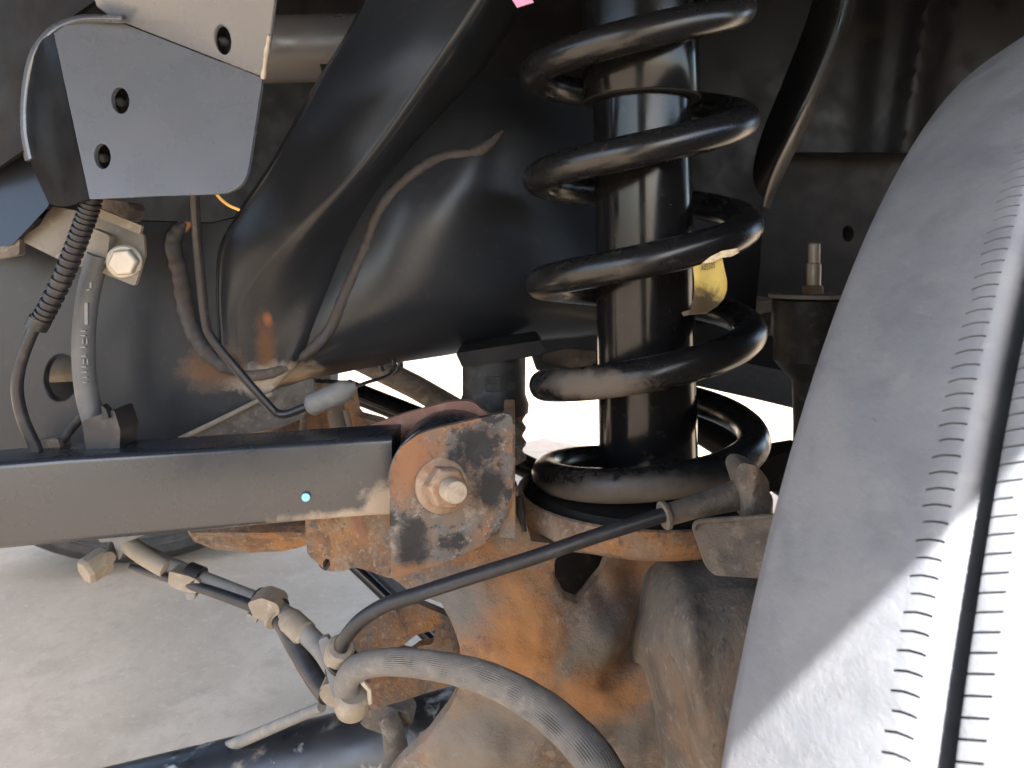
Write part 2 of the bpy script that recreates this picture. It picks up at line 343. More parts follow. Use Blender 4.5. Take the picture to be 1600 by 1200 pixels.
# ------------------------------------------------------------------ frame rail
fr = thing('frame_rail', P(300, 680, .55), 'black painted frame rail with brown weld seams and a rust streak', 'frame rail')
dweb = plane3((0, 500, .515), (450, 500, .56), (200, 700, .53))
relief('web', [(-80, 335), (330, 347), (380, 335), (560, 330), (530, 450), (480, 545), (425, 612), (280, 690), (-80, 745)], dweb, .006, m_frame, fr, holes=[oval(96, 590, 26, 36, 24, .1)], ang=30, bevel=.0012)
relief('inner_web', [(-80, 400), (400, 400), (280, 690), (-80, 745)], lambda x, y: dweb(x, y)+.07, .005, m_black, fr)
tube('cross_tube', [P(40, 578, .56), P(170, 572, .56)], .010, m_beige, fr)
# tower: swells out of the rail to the right of the long weld
def row(*q): return [P(*a) for a in q]
loft('spring_tower', [
    row((500, 100, .60), (600, 100, .60), (720, 110, .605), (800, 120, .62), (880, 130, .66), (960, 150, .72)),
    row((520, 200, .585), (610, 200, .583), (700, 190, .582), (780, 190, .59), (870, 200, .64), (960, 220, .71)),
    row((520, 300, .573), (590, 300, .566), (660, 300, .563), (740, 300, .572), (850, 300, .62), (960, 310, .70)),
    row((505, 400, .568), (560, 400, .560), (630, 400, .558), (720, 400, .570), (840, 400, .606), (960, 400, .68)),
    row((470, 480, .566), (530, 480, .558), (610, 480, .560), (710, 475, .573), (830, 470, .60), (960, 465, .66)),
    row((435, 550, .566), (500, 548, .563), (590, 535, .572), (700, 520, .588), (820, 505, .612), (960, 500, .66)),
    row((425, 590, .575), (500, 576, .578), (590, 560, .592), (700, 545, .61), (820, 530, .635), (960, 520, .68)),
    row((430, 606, .60), (500, 590, .605), (590, 572, .62), (700, 555, .645), (820, 536, .67), (960, 524, .71))], m_frame, fr, nu=6, nv=5, thick=.005)
# diagonal brace
BR = [((590, -40), (775, -45), (840, -40), .50), ((569, 10), (742, 9), (806, 20), .502), ((537, 69), (703, 70), (766, 85), .505), ((494, 137), (655, 140), (716, 150), .51), ((431, 250), (570, 257), (622, 258), .518),
      ((378, 328), (472, 360), (548, 375), .526), ((344, 385), (412, 427), (512, 470), .532), ((338, 450), (378, 482), (482, 532), .545), ((340, 515), (374, 540), (458, 572), .562), ((345, 575), (376, 596), (428, 603), .585)]
rows = []
for (l, r, q, D), h, hl in zip(BR, (.090, .086, .080, .070, .056, .038, .020, .009, .0035, .0012), (.048, .047, .044, .039, .028, .012, .004, .0016, .0008, .0004)):
    mid = lambda t: (l[0]*(1-t)+r[0]*t, l[1]*(1-t)+r[1]*t)
    dz = lambda p, k: P(p[0], p[1], dweb(p[0], p[1])-k)
    rows.append([dz((l[0]-6, l[1]), -.02), dz(l, hl*.8), dz((l[0]+6, l[1]+2), hl), dz(mid(.5), hl*.4+h*.6), dz(mid(.86), h*.96), dz(r, h), dz((r[0]*.75+q[0]*.25, r[1]*.75+q[1]*.25), h*.93), dz((r[0]*.4+q[0]*.6, r[1]*.4+q[1]*.6), h*.60), dz(q, h*.15), dz((q[0]+4, q[1]+2), -.02)])
loft('diagonal_brace', rows, m_frame, fr, nu=5, nv=5, thick=.004)
def bead(name, pts, r, parent, mat=m_weld, seed=0):
    q = path(pts, 14); rs = []
    for i, p in enumerate(q):
        t = i/(len(q)-1); e = min(1, t*6+.35, (1-t)*6+.35)
        rs.append(r*e*(1+.22*noise.noise(p*170+Vector((seed, 0, 0)))+.05*math.sin(i*1.3)))
    return tube(name, q, rs, mat, parent, n=12)
bead('weld_bead', [(785, 205, .588), (760, 228, .580), (735, 240, .577), (690, 246, .573), (650, 268, .568), (610, 305, .566), (588, 340, .564), (572, 385, .563), (552, 430, .560), (535, 470, .560), (515, 515, .560), (480, 552, .562), (445, 572, .566)], px(9.5, .56), fr)
bead('weld_bead', [(288, 348, .538), (270, 378, .537), (280, 425, .536), (292, 490, .536), (308, 530, .537), (335, 562, .538), (380, 585, .542)], px(12, .535), fr, seed=5)
bead('weld_bead', [(372, 588, .545), (420, 584, .552), (450, 572, .560)], px(8, .55), fr, m_mud, seed=9)
# dusty lower flange of the rail
relief('lower_flange', rpoly([(272, 692), (345, 655), (430, 610), (490, 590), (492, 625), (470, 655), (440, 668), (350, 684)], 6), plane3((280, 690, .53), (490, 600, .56), (440, 660, .545)), .004, m_mud, fr, bevel=.001)
tube('flange_edge_highlight', path([(272, 690, .528), (345, 655, .535), (425, 615, .546)], 6), px(4, .53), m_beige, fr)  # beige tube colours this edge lighter, as if lit

# right half of the spring tower and its flange
st = thing('spring_tower_gusset', P(1180, 400, .67), 'black spring tower gusset with a rounded flange right of the coil', 'gusset')
relief('panel', [(1040, -80), (1340, -80), (1290, 80), (1240, 190), (1195, 285), (1188, 410), (1180, 490), (1080, 510), (1040, 440)], lambda x, y: .69-.00005*(x-1040), .006, m_plastic, st)
loft('flange', [row((1262, -60, .70), (1318, -60, .655), (1338, -60, .656), (1352, -58, .69)), row((1234, 40, .70), (1292, 42, .652), (1314, 44, .654), (1326, 46, .69)), row((1204, 130, .70), (1258, 132, .648), (1278, 136, .65), (1288, 140, .69)),
               row((1177, 205, .70), (1222, 210, .650), (1240, 214, .652), (1252, 218, .69)), row((1158, 265, .70), (1196, 270, .668), (1210, 276, .67), (1222, 280, .70)), row((1152, 320, .70), (1186, 322, .69), (1194, 324, .692), (1202, 326, .71))], m_black, st, nu=6, nv=5)

# ------------------------------------------------------------------ bracket plate, upper left
mb = thing('mounting_bracket', P(250, 300, .41), 'bent grey steel bracket plate with three oval holes in the upper left corner', 'bracket')
lowp = [(140, 311), (84, 52), (104, 38), (135, 30), (175, 30), (410, 122)]+[tuple(v) for v in cr([(398, 200, 0), (388, 262, 0), (378, 287, 0), (360, 299, 0), (338, 303, 0), (250, 306, 0)], 4)]
lowp = [q[:2] for q in lowp]
dl = plane3((150, 300, .402), (390, 260, .412), (250, 80, .428))
relief('lower_plate', lowp, dl, .004, m_plate, mb, holes=[oval(188, 157, 14, 21, 20, -.12), oval(160, 244, 13, 20, 20, -.1)], ang=30, bevel=.0008)
du = plane3((176, 29, dl(176, 29)), (410, 121, dl(410, 121)), (300, -80, .392))
relief('upper_plate', [(176, 28), (411, 120), (424, 50), (440, -90), (120, -90), (150, 10)], du, .004, m_plate, mb, holes=[oval(348, 62, 12, 23, 20, -.15)], ang=30, bevel=.0008)
loft('curved_side', [row((84, 52, dl(84, 52)), (66, 62, .432), (54, 85, .444), (44, 110, .455)), row((100, 130, dl(100, 130)), (76, 135, .432), (52, 150, .446), (38, 160, .457)), row((118, 215, dl(118, 215)), (90, 220, .43), (60, 228, .443), (42, 235, .455)), row((140, 311, dl(140, 311)), (115, 318, .425), (92, 322, .438), (76, 318, .45))], m_plastic, mb, nu=6, nv=5)
inn = [(190, 33, .424), (135, 33, .4265), (104, 42, .430), (84, 56, .434), (64, 82, .445), (52, 116, .452), (46, 160, .455), (46, 205, .455), (54, 246, .453)]
out = [(0, -9), (-5, -8), (-9, -7), (-11, -6), (-12, -4), (-12, -2), (-12, 0), (-12, 1), (-12, 4)]
loft('rolled_edge', [[P(x, y, d) for x, y, d in inn], [P(x+ox*.5, y+oy*.5, d-.0022) for (x, y, d), (ox, oy) in zip(inn, out)], [P(x+ox, y+oy, d+.001) for (x, y, d), (ox, oy) in zip(inn, out)], [P(x+ox*1.3, y+oy*1.3, d+.014) for (x, y, d), (ox, oy) in zip(inn, out)]], m_plate, mb, nu=6, nv=4)
relief('side_wall', [(-80, -90), (160, -90), (150, 0), (98, 36), (66, 62), (46, 105), (38, 160), (40, 232), (0, 260), (-80, 300)], plane3((0, 100, .47), (150, 0, .445), (40, 220, .46)), .004, m_darkmud, mb)
for cx, cy, dd in ((188, 157, dl), (160, 244, dl), (348, 62, du)):
    d = dd(cx, cy)+.014
    relief('hole_backing', oval(cx, cy, 26, 34), d, .003, m_rubber, mb)  # black disc supplies the shade seen through each hole
    lathe('rivet', P(cx+2, cy+3, d), (0, -1, 0), [(px(8, d), 0), (px(7, d), .003), (px(3, d), .005)], m_grey, mb, n=12)
bm_ = [(408, 60), (414, 72), (406, 92), (412, 104), (404, 118)]
tube('rough_weld', path([(421, 55, du(421, 55)), (417, 78, du(417, 78)), (414, 100, du(414, 100)), (411, 122, du(409, 118))], 6), [px(3, .42)*(1+.5*random.random()) for _ in range(19)], m_zinc, mb, n=10)
sg = thing('body_support_bracket', P(20, 380, .47), 'grey support plate at the left edge below the curved bracket', 'bracket')
relief('plate', rpoly([(-80, 290), (0, 262), (46, 238), (66, 270), (78, 320), (48, 352), (18, 384), (-80, 400)], 8), plane3((0, 300, .478), (60, 260, .475), (20, 380, .465)), .004, m_frame, sg, bevel=.001)
relief('dirty_edge', rpoly([(-40, 392), (15, 383), (30, 372), (30, 398), (-40, 412)], 4), .466, .006, m_mud, sg)

# tube behind the brace
tube('exhaust_pipe', [P(360, 78, .66), P(480, 76, .66), P(640, 72, .66)], .028, M('dull_grey_pipe', (.075, .072, .07), .42, .2, layers=[(RUSTD, 20, .5, .75, .8, .5)]), n=32)
tag(bpy.data.objects['exhaust_pipe'], 'dull grey pipe running behind the upper left bracket plate', 'pipe')

# ------------------------------------------------------------------ ground terminal and its cables
gt = thing('ground_strap_terminal', P(150, 400, .47), 'beige metal ground terminal plate with hex bolt under the upper bracket', 'terminal')
relief('plate', rpoly([(28, 374), (62, 352), (80, 322), (150, 335), (224, 366), (226, 398), (211, 447), (158, 426), (95, 407)], 5), plane3((40, 370, .472), (220, 380, .468), (150, 420, .462)), .003, m_beige, gt, bevel=.0008)
relief('upper_flange', rpoly([(146, 322), (222, 353), (218, 366), (148, 338)], 2), .461, .003, m_beige, gt, bevel=.0006)
relief('crimp', rpoly([(140, 355), (172, 368), (166, 408), (152, 420), (130, 412)], 6), lambda x, y: .458+.00012*abs(x-150), .008, m_beige, gt, bevel=.0015)
relief('back_block', rpoly([(150, 310), (200, 316), (204, 328), (194, 345), (150, 335)], 3), .475, .02, m_mud, gt, bevel=.001)
bo = lathe('bolt_washer', P(195, 409, .461), (.12, -1, -.08), [(px(27, .46), 0), (px(27, .46), .0016), (px(24, .46), .0026)], m_zinc, gt, n=24)
hexa('bolt_head', P(197, 409, .459), (.12, -1, -.08), px(22, .46), .007, m_zinc, bo, rot=.35)

lm = thing('wire_loom', P(140, 320, .44), 'black corrugated wire loom with a thin black wire below it, left', 'wire loom')
q = path([(146, 285, .434), (141, 320, .436), (130, 352, .438), (115, 392, .441), (95, 440, .444), (72, 486, .446), (58, 508, .447)], 48)
rs = [px(14.5, .44)*(1+.10*(1 if (i*26/len(q)) % 1 < .55 else -1)) for i in range(len(q))]
tube('corrugated_sleeve', q, rs, m_cable, lm, n=16, ang=25)
tube('wire', path([(60, 500, .447), (46, 530, .448), (32, 570, .449), (27, 610, .45), (36, 655, .452), (56, 700, .455), (70, 740, .458)], 8), px(9, .45), m_cable, lm)
lathe('loom_collar', P(60, 505, .447), P(50, 525, .447)-P(66, 495, .447), [(px(17, .447), -.003), (px(17, .447), .003)], m_cable, lm, n=16)

gc = thing('ground_cable', P(150, 650, .465), 'thick grey cable hanging from the beige terminal into a dark connector', 'cable')
q = path([(154, 398, .462), (146, 425, .463), (137, 465, .464), (131, 520, .465), (131, 570, .466), (137, 620, .467), (150, 668, .468)], 8)
tube('cable', q, px(17, .463), m_grey, gc, n=18)
relief('connector', rpoly([(128, 658), (178, 640), (188, 672), (186, 720), (138, 730)], 5), .455, .022, m_cable, gc, bevel=.002)
relief('connector_clip', rpoly([(158, 632), (166, 640), (170, 654), (160, 656)], 3), .452, .006, m_rubber, gc)
tube('strap', path([(130, 648, .47), (112, 668, .47), (92, 696, .468), (84, 715, .468)], 5), px(8, .47), m_rubber, gc)
relief('dust_lump', rpoly([(48, 690), (90, 684), (95, 705), (50, 712)], 6), .462, .012, m_mud, gc)
# pale printing along the grey cable
mbp = MB()
for (x0, y0, w, h) in ((143, 441, 3, 9), (139, 452, 6, 2), (136, 473, 5, 34), (131, 516, 8, 2), (131, 523, 8, 2), (131, 529, 2, 8), (137, 529, 2, 8), (131, 541, 8, 2), (132, 555, 8, 2), (132, 561, 2, 7), (138, 561, 2, 7), (132, 572, 8, 2), (133, 580, 8, 2), (134, 588, 7, 2), (134, 596, 7, 2)):
    d = .4475+.0008*(y0-440)/150
    mbp.add(*boxg(P(x0, y0+h/2, d), (px(w/2, d), 0, 0), (0, .0011, 0), (0, 0, px(h/2, d))))
mbp.build('printing', m_print, gc)
tube('orange_wire', path([(336, 300, .475), (345, 311, .475), (358, 321, .475), (374, 328, .478)], 6), px(2.4, .475), m_wire, n=8)
tag(bpy.data.objects['orange_wire'], 'short thin orange wire peeking out under the bracket plate corner', 'wire')

# thin brake line with grey fitting
bl = thing('brake_line', P(310, 300, .46), 'thin black bent brake line ending in a grey sleeve fitting', 'brake line')
tube('hard_line', path([(303, 285, .455), (306, 350, .465), (313, 430, .48), (321, 500, .49), (332, 530, .494), (375, 583, .50), (418, 632, .505), (432, 645, .506), (447, 647, .506), (470, 639, .507), (492, 630, .508)], 7), px(7.2, .48), m_cable, bl)
lathe('sleeve', P(486, 633, .508), P(556, 603, .508)-P(486, 633, .508), [(px(10, .5), -.003), (px(18, .5), 0), (px(18, .5), .024), (px(12, .5), .028), (px(6, .5), .032)], m_greysleeve, bl, n=20)
tube('thin_wire', path([(550, 606, .51), (575, 597, .53), (604, 588, .55), (618, 575, .56), (614, 562, .565)], 5), px(3, .53), m_cable, bl)

# castings between rail and arm
ca = thing('cast_axle_bracket', P(500, 690, .62), 'tan dusty cast bracket behind the brake line fitting above the arm', 'bracket')
relief('body', rpoly([(250, 690), (300, 668), (440, 640), (465, 598), (548, 600), (556, 650), (600, 660), (600, 740), (260, 740)], 8), lambda x, y: .64+.02*math.sin(x/24), .02, m_rust, ca, step=12, rough=.003)
tube('rib', [P(520, 615, .61), P(533, 690, .60)], px(14, .6), m_mud, ca)
tube('rib', [P(476, 640, .61), P(470, 700, .60)], px(5, .6), m_mud, ca); tube('rib', [P(540, 640, .60), P(552, 690, .60)], px(5, .6), m_mud, ca)

# ------------------------------------------------------------------ radius arm
ra = thing('radius_arm', P(300, 790, .45), 'black rectangular suspension arm with a pale blue paint dot', 'suspension arm')
def rrect(cx, y0, y1, D, t, r):
    a = P(cx, y0, D); b = P(cx, y1, D); h = (a.z-b.z)/2; c = (a+b)/2+Vector((0, t/2, 0)); out = []
    for qx, qz, a0 in ((1, 1, 0), (-1, 1, 90), (-1, -1, 180), (1, -1, 270)):
        for k in range(6):
            an = R(a0+90*k/5); out.append(c+Vector((0, qx*(t/2-r)+r*math.cos(an), qz*(h-r)+r*math.sin(an))))
    return out
sec = []
for x, y0, y1, D in ((-90, 731, 868, .425), (100, 715, 850, .435), (300, 703, 832, .449), (480, 691, 815, .461), (570, 685, 808, .467), (612, 683, 806, .470)):
    sec.append(rrect(x, y0, y1, D, .040, .0036))
m = 24; V = [v for s in sec for v in s]; Fc = []
for i in range(len(sec)-1):
    for j in range(m): Fc.append([i*m+j, i*m+(j+1) % m, (i+1)*m+(j+1) % m, (i+1)*m+j])
Fc += [list(range(m))[::-1], [(len(sec)-1)*m+j for j in range(m)]]
m_arm = M('black_arm_paint', (.014, .0165, .021), .28, layers=[(DUST, 900, .6, .75, .9, .2)], bump=[(200, .06, .0008)], rvar=.06,
          spots=[(TAN, P(600, 790, .468), (.012, .05, .012), .4, .9), (TAN, P(540, 812, .465), (.03, .05, .005), .5, .9), (TAN, P(420, 824, .46), (.03, .05, .0022), .5, .9)])
obj('box_section', V, Fc, m_arm, ra, ang=50)
lathe('bushing_eye', P(700, 758, .462), (0, 1, 0), [(.030, 0), (.0365, .002), (.037, .006), (.037, .040), (.0365, .044), (.030, .046)], m_arm, ra, n=48)
lathe('rubber_bushing', P(702, 758, .453), (0, 1, 0), [(.028, 0), (.034, .002), (.035, .01)], m_rubber, ra, n=40)
lathe('paint_dot', P(478, 777, .4594), (.1, -1, 0), [(px(6.8, .46), 0), (px(6.2, .46), .0006), (px(3, .46), .0008)], m_paint, ra, n=20)

# ------------------------------------------------------------------ axle with bracket, spring cup
ax = thing('front_axle', P(900, 1100, .5), 'rusty cast front axle end with arm bracket and spring cup', 'axle')
fp = rpoly([(611, 905), (608, 735), (624, 700), (655, 678), (690, 668), (785, 645), (801, 650), (801, 770), (788, 815), (760, 848), (715, 872)], 10)
relief('bracket_plate', fp, lambda x, y: .437+.00003*(x-700)+.0012*math.sin(x/60), .006, m_rustblk, ax, step=12, rough=.0008, ang=50, bevel=.0015)
bp = rpoly([(520, 700), (556, 672), (640, 644), (700, 628), (738, 626), (764, 650), (800, 652), (805, 840), (560, 840)], 12)
relief('bracket_back_plate', bp, .512, .006, m_reddust, ax, step=14, rough=.001, bevel=.001)
relief('bracket_web', rpoly([(786, 662), (805, 662), (805, 840), (780, 840)], 4), .445, .075, m_rust, ax, bevel=.002)
aN = (P(714, 769, .408)-P(690, 757, .437)).normalized()
bw = lathe('washer', P(690, 757, .4365), aN, [(px(43, .436), 0), (px(43, .436), .003), (px(38, .436), .0045), (px(33, .436), .005)], m_nut, ax, n=32)
hexa('nut', P(692, 758, .432), aN, px(33, .43), .013, m_nut, bw, rot=.2)
lathe('bolt_end', P(703, 764, .420), aN, [(px(18.5, .42), 0), (px(18.5, .42), .011), (px(16, .42), .0135), (px(5, .42), .0138)], m_bolt, bw, n=24)

win = rpoly([(866, 880), (874, 864), (950, 866), (938, 898), (918, 928), (902, 948), (882, 938), (868, 912)], 5)
def d_ax(x, y):
    d = .468
    d += .030*max(0, (720-x)/130)**2                      # turns away at the left
    d -= .022*math.exp(-((y-1010)/120)**2)*math.exp(-((x-800)/190)**2)
    d += .032*math.exp(-(((x-992)-(1010-y)*.68)/28)**2)*min(1, max(0, (1080-y)/90))  # crease
    d += .020*math.exp(-((y-905)/60)**2)*math.exp(-((x-1000)/60)**2)
    d -= .012*math.exp(-((y-1180)/60)**2)*math.exp(-((x-760)/130)**2)
    return d
relief('casting', [(605, 900), (640, 880), (745, 840), (790, 800), (806, 760), (816, 790), (830, 848), (930, 860), (1100, 858), (1180, 850), (1230, 900), (1230, 1290), (560, 1290), (622, 1195), (668, 1150), (700, 1112), (722, 1066), (718, 1010), (702, 966), (690, 940), (640, 925)], d_ax, .012, m_rust, ax, holes=[win], step=9, rough=.0042, rscale=38, ang=60)
relief('window_cavity', [(840, 850), (980, 850), (980, 970), (840, 970)], .54, .004, m_rubber, ax)  # black sheet stands in for shade inside the hollow casting
cc = P(1003, 763, .52); cc.z = CZ-.156
lathe('spring_cup', cc, (0, 0, -1), [(.0805, .012), (.0805, .0), (.082, -.001), (.0835, 0), (.0835, .014), (.079, .018), (.050, .019), (.020, .02)], m_rust, ax, n=64, ang=50)
lathe('cup_floor', cc, (0, 0, -1), [(.0808, .010), (.0808, .013)], m_darkmud, ax, n=48)
def d_kn(x, y):
    return .444-.036*math.exp(-((x-1140)/115)**4)*math.exp(-((y-1080)/170)**4)-.006*math.exp(-((x-1080-(y-1000)*.1)/22)**2)+.03*max(0, (1035-x)/60)+.055*max(0, (y-1010)/180)*max(0, (1125-x)/130)
relief('knuckle_lump', rpoly([(945, 1290), (940, 1180), (975, 1080), (1000, 1010), (1040, 955), (1085, 928), (1135, 914), (1190, 922), (1240, 960), (1240, 1290)], 20), d_kn, .06, m_knuckle, ax, step=10, rough=.0014, rscale=55, ang=60)
tube('slot_shade', path([(812, 776, .462), (814, 800, .462), (820, 830, .462)], 4), [px(4, .46), px(7, .46), px(3, .46)], m_rubber, ax, n=8)  # solid black strip stands in for shade in the gap by the cup
relief('lower_flange', rpoly([(540, 1005), (600, 958), (652, 944), (706, 966), (726, 1000), (730, 1062), (660, 1085), (582, 1110), (550, 1085)], 8), plane3((560, 1000, .45), (720, 980, .485), (600, 1090, .445)), .008, m_rust, ax, holes=[rpoly([(620, 1016), (650, 992), (682, 984), (676, 1006), (654, 1012), (640, 1022)], 4)], step=12, rough=.0015, bevel=.001)
relief('rear_flange', rpoly([(476, 800), (612, 800), (616, 905), (556, 886), (530, 893), (508, 892), (480, 866)], 8), lambda x, y: .53-.0002*(x-476), .03, m_rust, ax, holes=[oval(510, 882, 6, 9, 12, .2)], step=12, rough=.002, bevel=.001)
relief('hole_backing', oval(513, 878, 16, 14), .545, .003, m_rubber, ax)  # black disc put in so the hole shows dark, not bright ground
relief('tube_section', rpoly([(285, 815), (490, 805), (490, 850), (440, 862), (390, 864), (335, 858), (300, 845)], 6), lambda x, y: .60+.0008*abs(y-830), .05, m_rust, ax, step=12, rough=.002)
tube('axle_tube', [P(820, 905, .58), WP(0, -.75, 0), WP(0, -1.42, 0)], .042, m_rust, ax, n=32)

# ------------------------------------------------------------------ coil spring, shock, tag
cs = thing('coil_spring', cc, 'black coil spring standing in the rusty cup, dusty on its lower turns', 'coil spring')
RC = .0685; cx0 = cc.x-.003; turns = []
# (phi in turns counted downwards from the right-hand side, height above camera level)
key = [(-1.6, .245), (-1, .166), (0, .0955), (1, .0258), (2, -.045), (3, -.116), (3.5, -.147), (4.0, -.163), (4.5, -.168), (5.0, -.168)]
def hz(t):
    for (a, za), (b, zb) in zip(key, key[1:]):
        if t <= b: return za+(zb-za)*(t-a)/(b-a)
    return key[-1][1]
q = []; K = 64; t = -1.6
while t <= 4.7:
    z = (hz(t-.12)+2*hz(t)+hz(t+.12))/4
    z += .0045*(math.cos(-2*math.pi*t)-1)*min(1, max(0, 3.2-t))
    z += .010*max(0, min(1.2, (2.1-t)/2))*math.sin(-2*math.pi*t)
    an = -2*math.pi*t; sx = (.0955-z)*.032
    q.append(Vector((cx0+sx+RC*math.cos(an), .52+RC*math.sin(an), CZ+z))); t += 1/K
tube('coil', q, .0103, m_coil, cs, n=20)
lathe('isolator', cc+Vector((0, 0, -.001)), (0, 0, -1), [(.046, .012), (.046, -.004), (.05, -.008), (.074, -.004), (.077, .002), (.077, .011)], m_darkmud, cs, n=48)

sh = thing('shock_absorber', cc, 'gloss black shock absorber tube standing inside the coil spring', 'shock absorber')
b0 = P(1014, 760, .52); b0.z = CZ-.165; b1 = P(1001, 100, .52)
axd = (b1-b0).normalized(); Ls = (b1-b0).length
lathe('body', b0, axd, [(.0322, 0), (.0328, .004), (.0325, Ls*.5), (.0322, Ls+.08)], m_gloss, sh, n=64)
lathe('dust_cap', b0+axd*(Ls-.025), axd, [(.0345, .002), (.0378, 0), (.0388, .002), (.0388, .03), (.0388, .20)], m_gloss, sh, n=64)
lathe('cap_lip', b0+axd*(Ls-.0252), axd, [(.0384, -.0004), (.0391, .0002), (.0391, .0008), (.0387, .0012)], m_darkmud, sh, n=64)

tg = thing('yellow_tag', P(1105, 440, .446), 'torn yellow paper tag with small black print stuck to the coil spring', 'tag')
to = [(1083, 417), (1100, 412), (1113, 407), (1127, 399), (1129, 405), (1132, 420), (1136, 438), (1136, 453), (1131, 467), (1120, 479), (1108, 487), (1092, 489), (1077, 491), (1081, 475), (1085, 458), (1085, 437)]
relief('paper', to, lambda x, y: .4475+.006*max(0, (y-440)/50)**2+.0006*math.sin(x/7), .0005, m_tag, tg, step=5)
relief('tape', [(1096, 412), (1110, 401), (1128, 392), (1152, 388), (1155, 395), (1142, 401), (1127, 403), (1113, 410)], lambda x, y: .446-.00005*(x-1100), .0005, m_tape, tg, step=6)
relief('torn_tail', [(1065, 488), (1078, 484), (1110, 484), (1104, 490), (1078, 492), (1068, 494)], .456, .0005, m_mud, tg)
fc = bpy.data.curves.new('tag_print', 'FONT'); fc.body = 'A05505'; fc.size = 1; fc.align_x = 'CENTER'
fo = bpy.data.objects.new('tmp', fc); COL.objects.link(fo)
dg = bpy.context.evaluated_depsgraph_get(); me = bpy.data.meshes.new_from_object(fo.evaluated_get(dg)); COL.objects.unlink(fo); bpy.data.objects.remove(fo)
c = P(1106, 421, .4463); sx = px(26, .446)/3.6
for v in me.vertices:
    x, y = v.co.x*sx, v.co.y*px(13, .446); v.co = c+Vector((x, -.0003, y+x*.22))-ORG[tg]
me.materials.clear(); me.materials.append(m_ink); po = bpy.data.objects.new('print', me); COL.objects.link(po); po.parent = tg; po.data.materials.append(m_ink) if not po.data.materials else None

pk = obj('pink_tag', *boxg(P(816, 0, .47), (px(13, .47), 0, px(4, .47)), (0, .0006, 0), (-px(5, .47), 0, px(8, .47))), m_pink, origin=P(814, 2, .47))
tag(pk, 'scrap of pink paper at the top edge left of the coil', 'paper tag')

# ------------------------------------------------------------------ bump stop and bits behind the spring
bs = thing('bump_stop', P(772, 600, .575), 'black cylindrical bump stop hanging under the rail left of the coil', 'bump stop')
d = .575; c = P(772, 545, d)
lathe('cup', c, (0, 0, -1), [(.0235, .004), (.0235, .02), (.0235, .034), (.026, .041), (.0255, .047), (.018, .049)], m_rubber, bs, n=40)
relief('flange', rpoly([(712, 552), (842, 532), (852, 546), (840, 556), (722, 574)], 3), .548, .07, m_darkmud, bs, bevel=.001)
relief('moulded_mark', rpoly([(757, 588), (782, 588), (782, 612), (757, 612)], 4), .5505, .004, m_rubber, bs, holes=[rpoly([(762, 593), (777, 593), (777, 600), (762, 600)], 1)], bevel=.0005)
c = P(800, 640, d+.01)
lathe('rusty_stop_pad', c, (0, 0, -1), [(.006, -.01)]+[(.0095+.0015*math.sin(i*1.25), i*.0022) for i in range(18)]+[(.005, .041)], m_mud, bs, n=24)

lk = thing('lateral_link', P(650, 620, .9), 'brown dusty link bar crossing the bright gap under the rail', 'link')
tube('bar', [P(560, 560, .92), P(650, 605, .92), P(760, 668, .92)], px(19, .92), m_mud, lk, n=16)
tube('hook', path([(598, 580, .86), (596, 566, .86), (606, 558, .86), (620, 560, .86), (626, 572, .86), (612, 582, .86)], 5), px(5, .86), m_cable, lk, n=8)
tr = thing('track_bar', P(600, 640, .8), 'black bar sloping down behind the red bracket plate', 'track bar')
tube('bar', [P(540, 608, .80), P(660, 655, .79), P(760, 700, .78), P(900, 765, .76)], px(17, .8), m_gloss, tr, n=18)
t2 = thing('steering_damper', P(1100, 690, .72), 'black rod sloping down behind the shock and lower coil', 'rod')
tube('rod', [P(1020, 612, .72), P(1100, 672, .71), P(1230, 755, .70)], px(24, .72), m_black, t2, n=18)
cm = thing('crossmember', P(1100, 580, .8), 'dusty grey crossmember seen behind the coil above the bright gap', 'crossmember')
relief('face', [(822, 532), (960, 520), (1090, 553), (1330, 600), (1330, 660), (1250, 641), (1180, 624), (1090, 604), (960, 590), (905, 575), (838, 580)], plane3((830, 550, .74), (1250, 600, .80), (1000, 590, .74)), .05, m_hose, cm, bevel=.002)
relief('stain_lump', rpoly([(850, 552), (885, 545), (935, 548), (930, 570), (880, 576), (846, 570)], 8), .728, .02, m_mud, cm, bevel=.003)
relief('top_ledge', rpoly([(1150, 474), (1222, 468), (1222, 484), (1170, 494)], 2), .685, .06, m_beige, cm, bevel=.001)
relief('upper_beam', [(1080, 488), (1330, 494), (1330, 601), (1090, 553)], .82, .02, m_darkmud, cm)
relief('small_tab', rpoly([(1186, 512), (1225, 514), (1225, 526), (1190, 524)], 3), .69, .03, m_grimy, cm)

# sway bar link
sl = thing('sway_bar_link', P(1240, 720, .62), 'black sway bar link with upright stud and pale nut beside the tyre', 'sway bar link')
d = .62; c = P(1262, 465, d)
lathe('bushing', c, (0, 0, -1), [(.020, -.001), (.0275, .002), (.028, .028), (.026, .034), (.0265, .050), (.020, .058), (.012, .066), (.0112, .10), (.0115, .145)], m_rubber, sl, n=32)
lathe('washer_plate', c, (0, 0, -1), [(.030, -.003), (.030, .0)], m_grimy, sl, n=32)
hexa('nut', P(1270, 463, d), (0, 0, 1), .0088, .009, m_nut, sl)
lathe('stud', P(1271, 452, d), (.02, 0, 1), [(.0055, 0), (.0055, .02), (.0045, .021), (.0045, .036), (.0035, .037)], m_zinc, sl, n=16)
relief('lower_arm', rpoly([(1130, 740), (1180, 722), (1226, 706), (1262, 700), (1262, 760), (1130, 780)], 8), .60, .03, m_rubber, sl, bevel=.003)

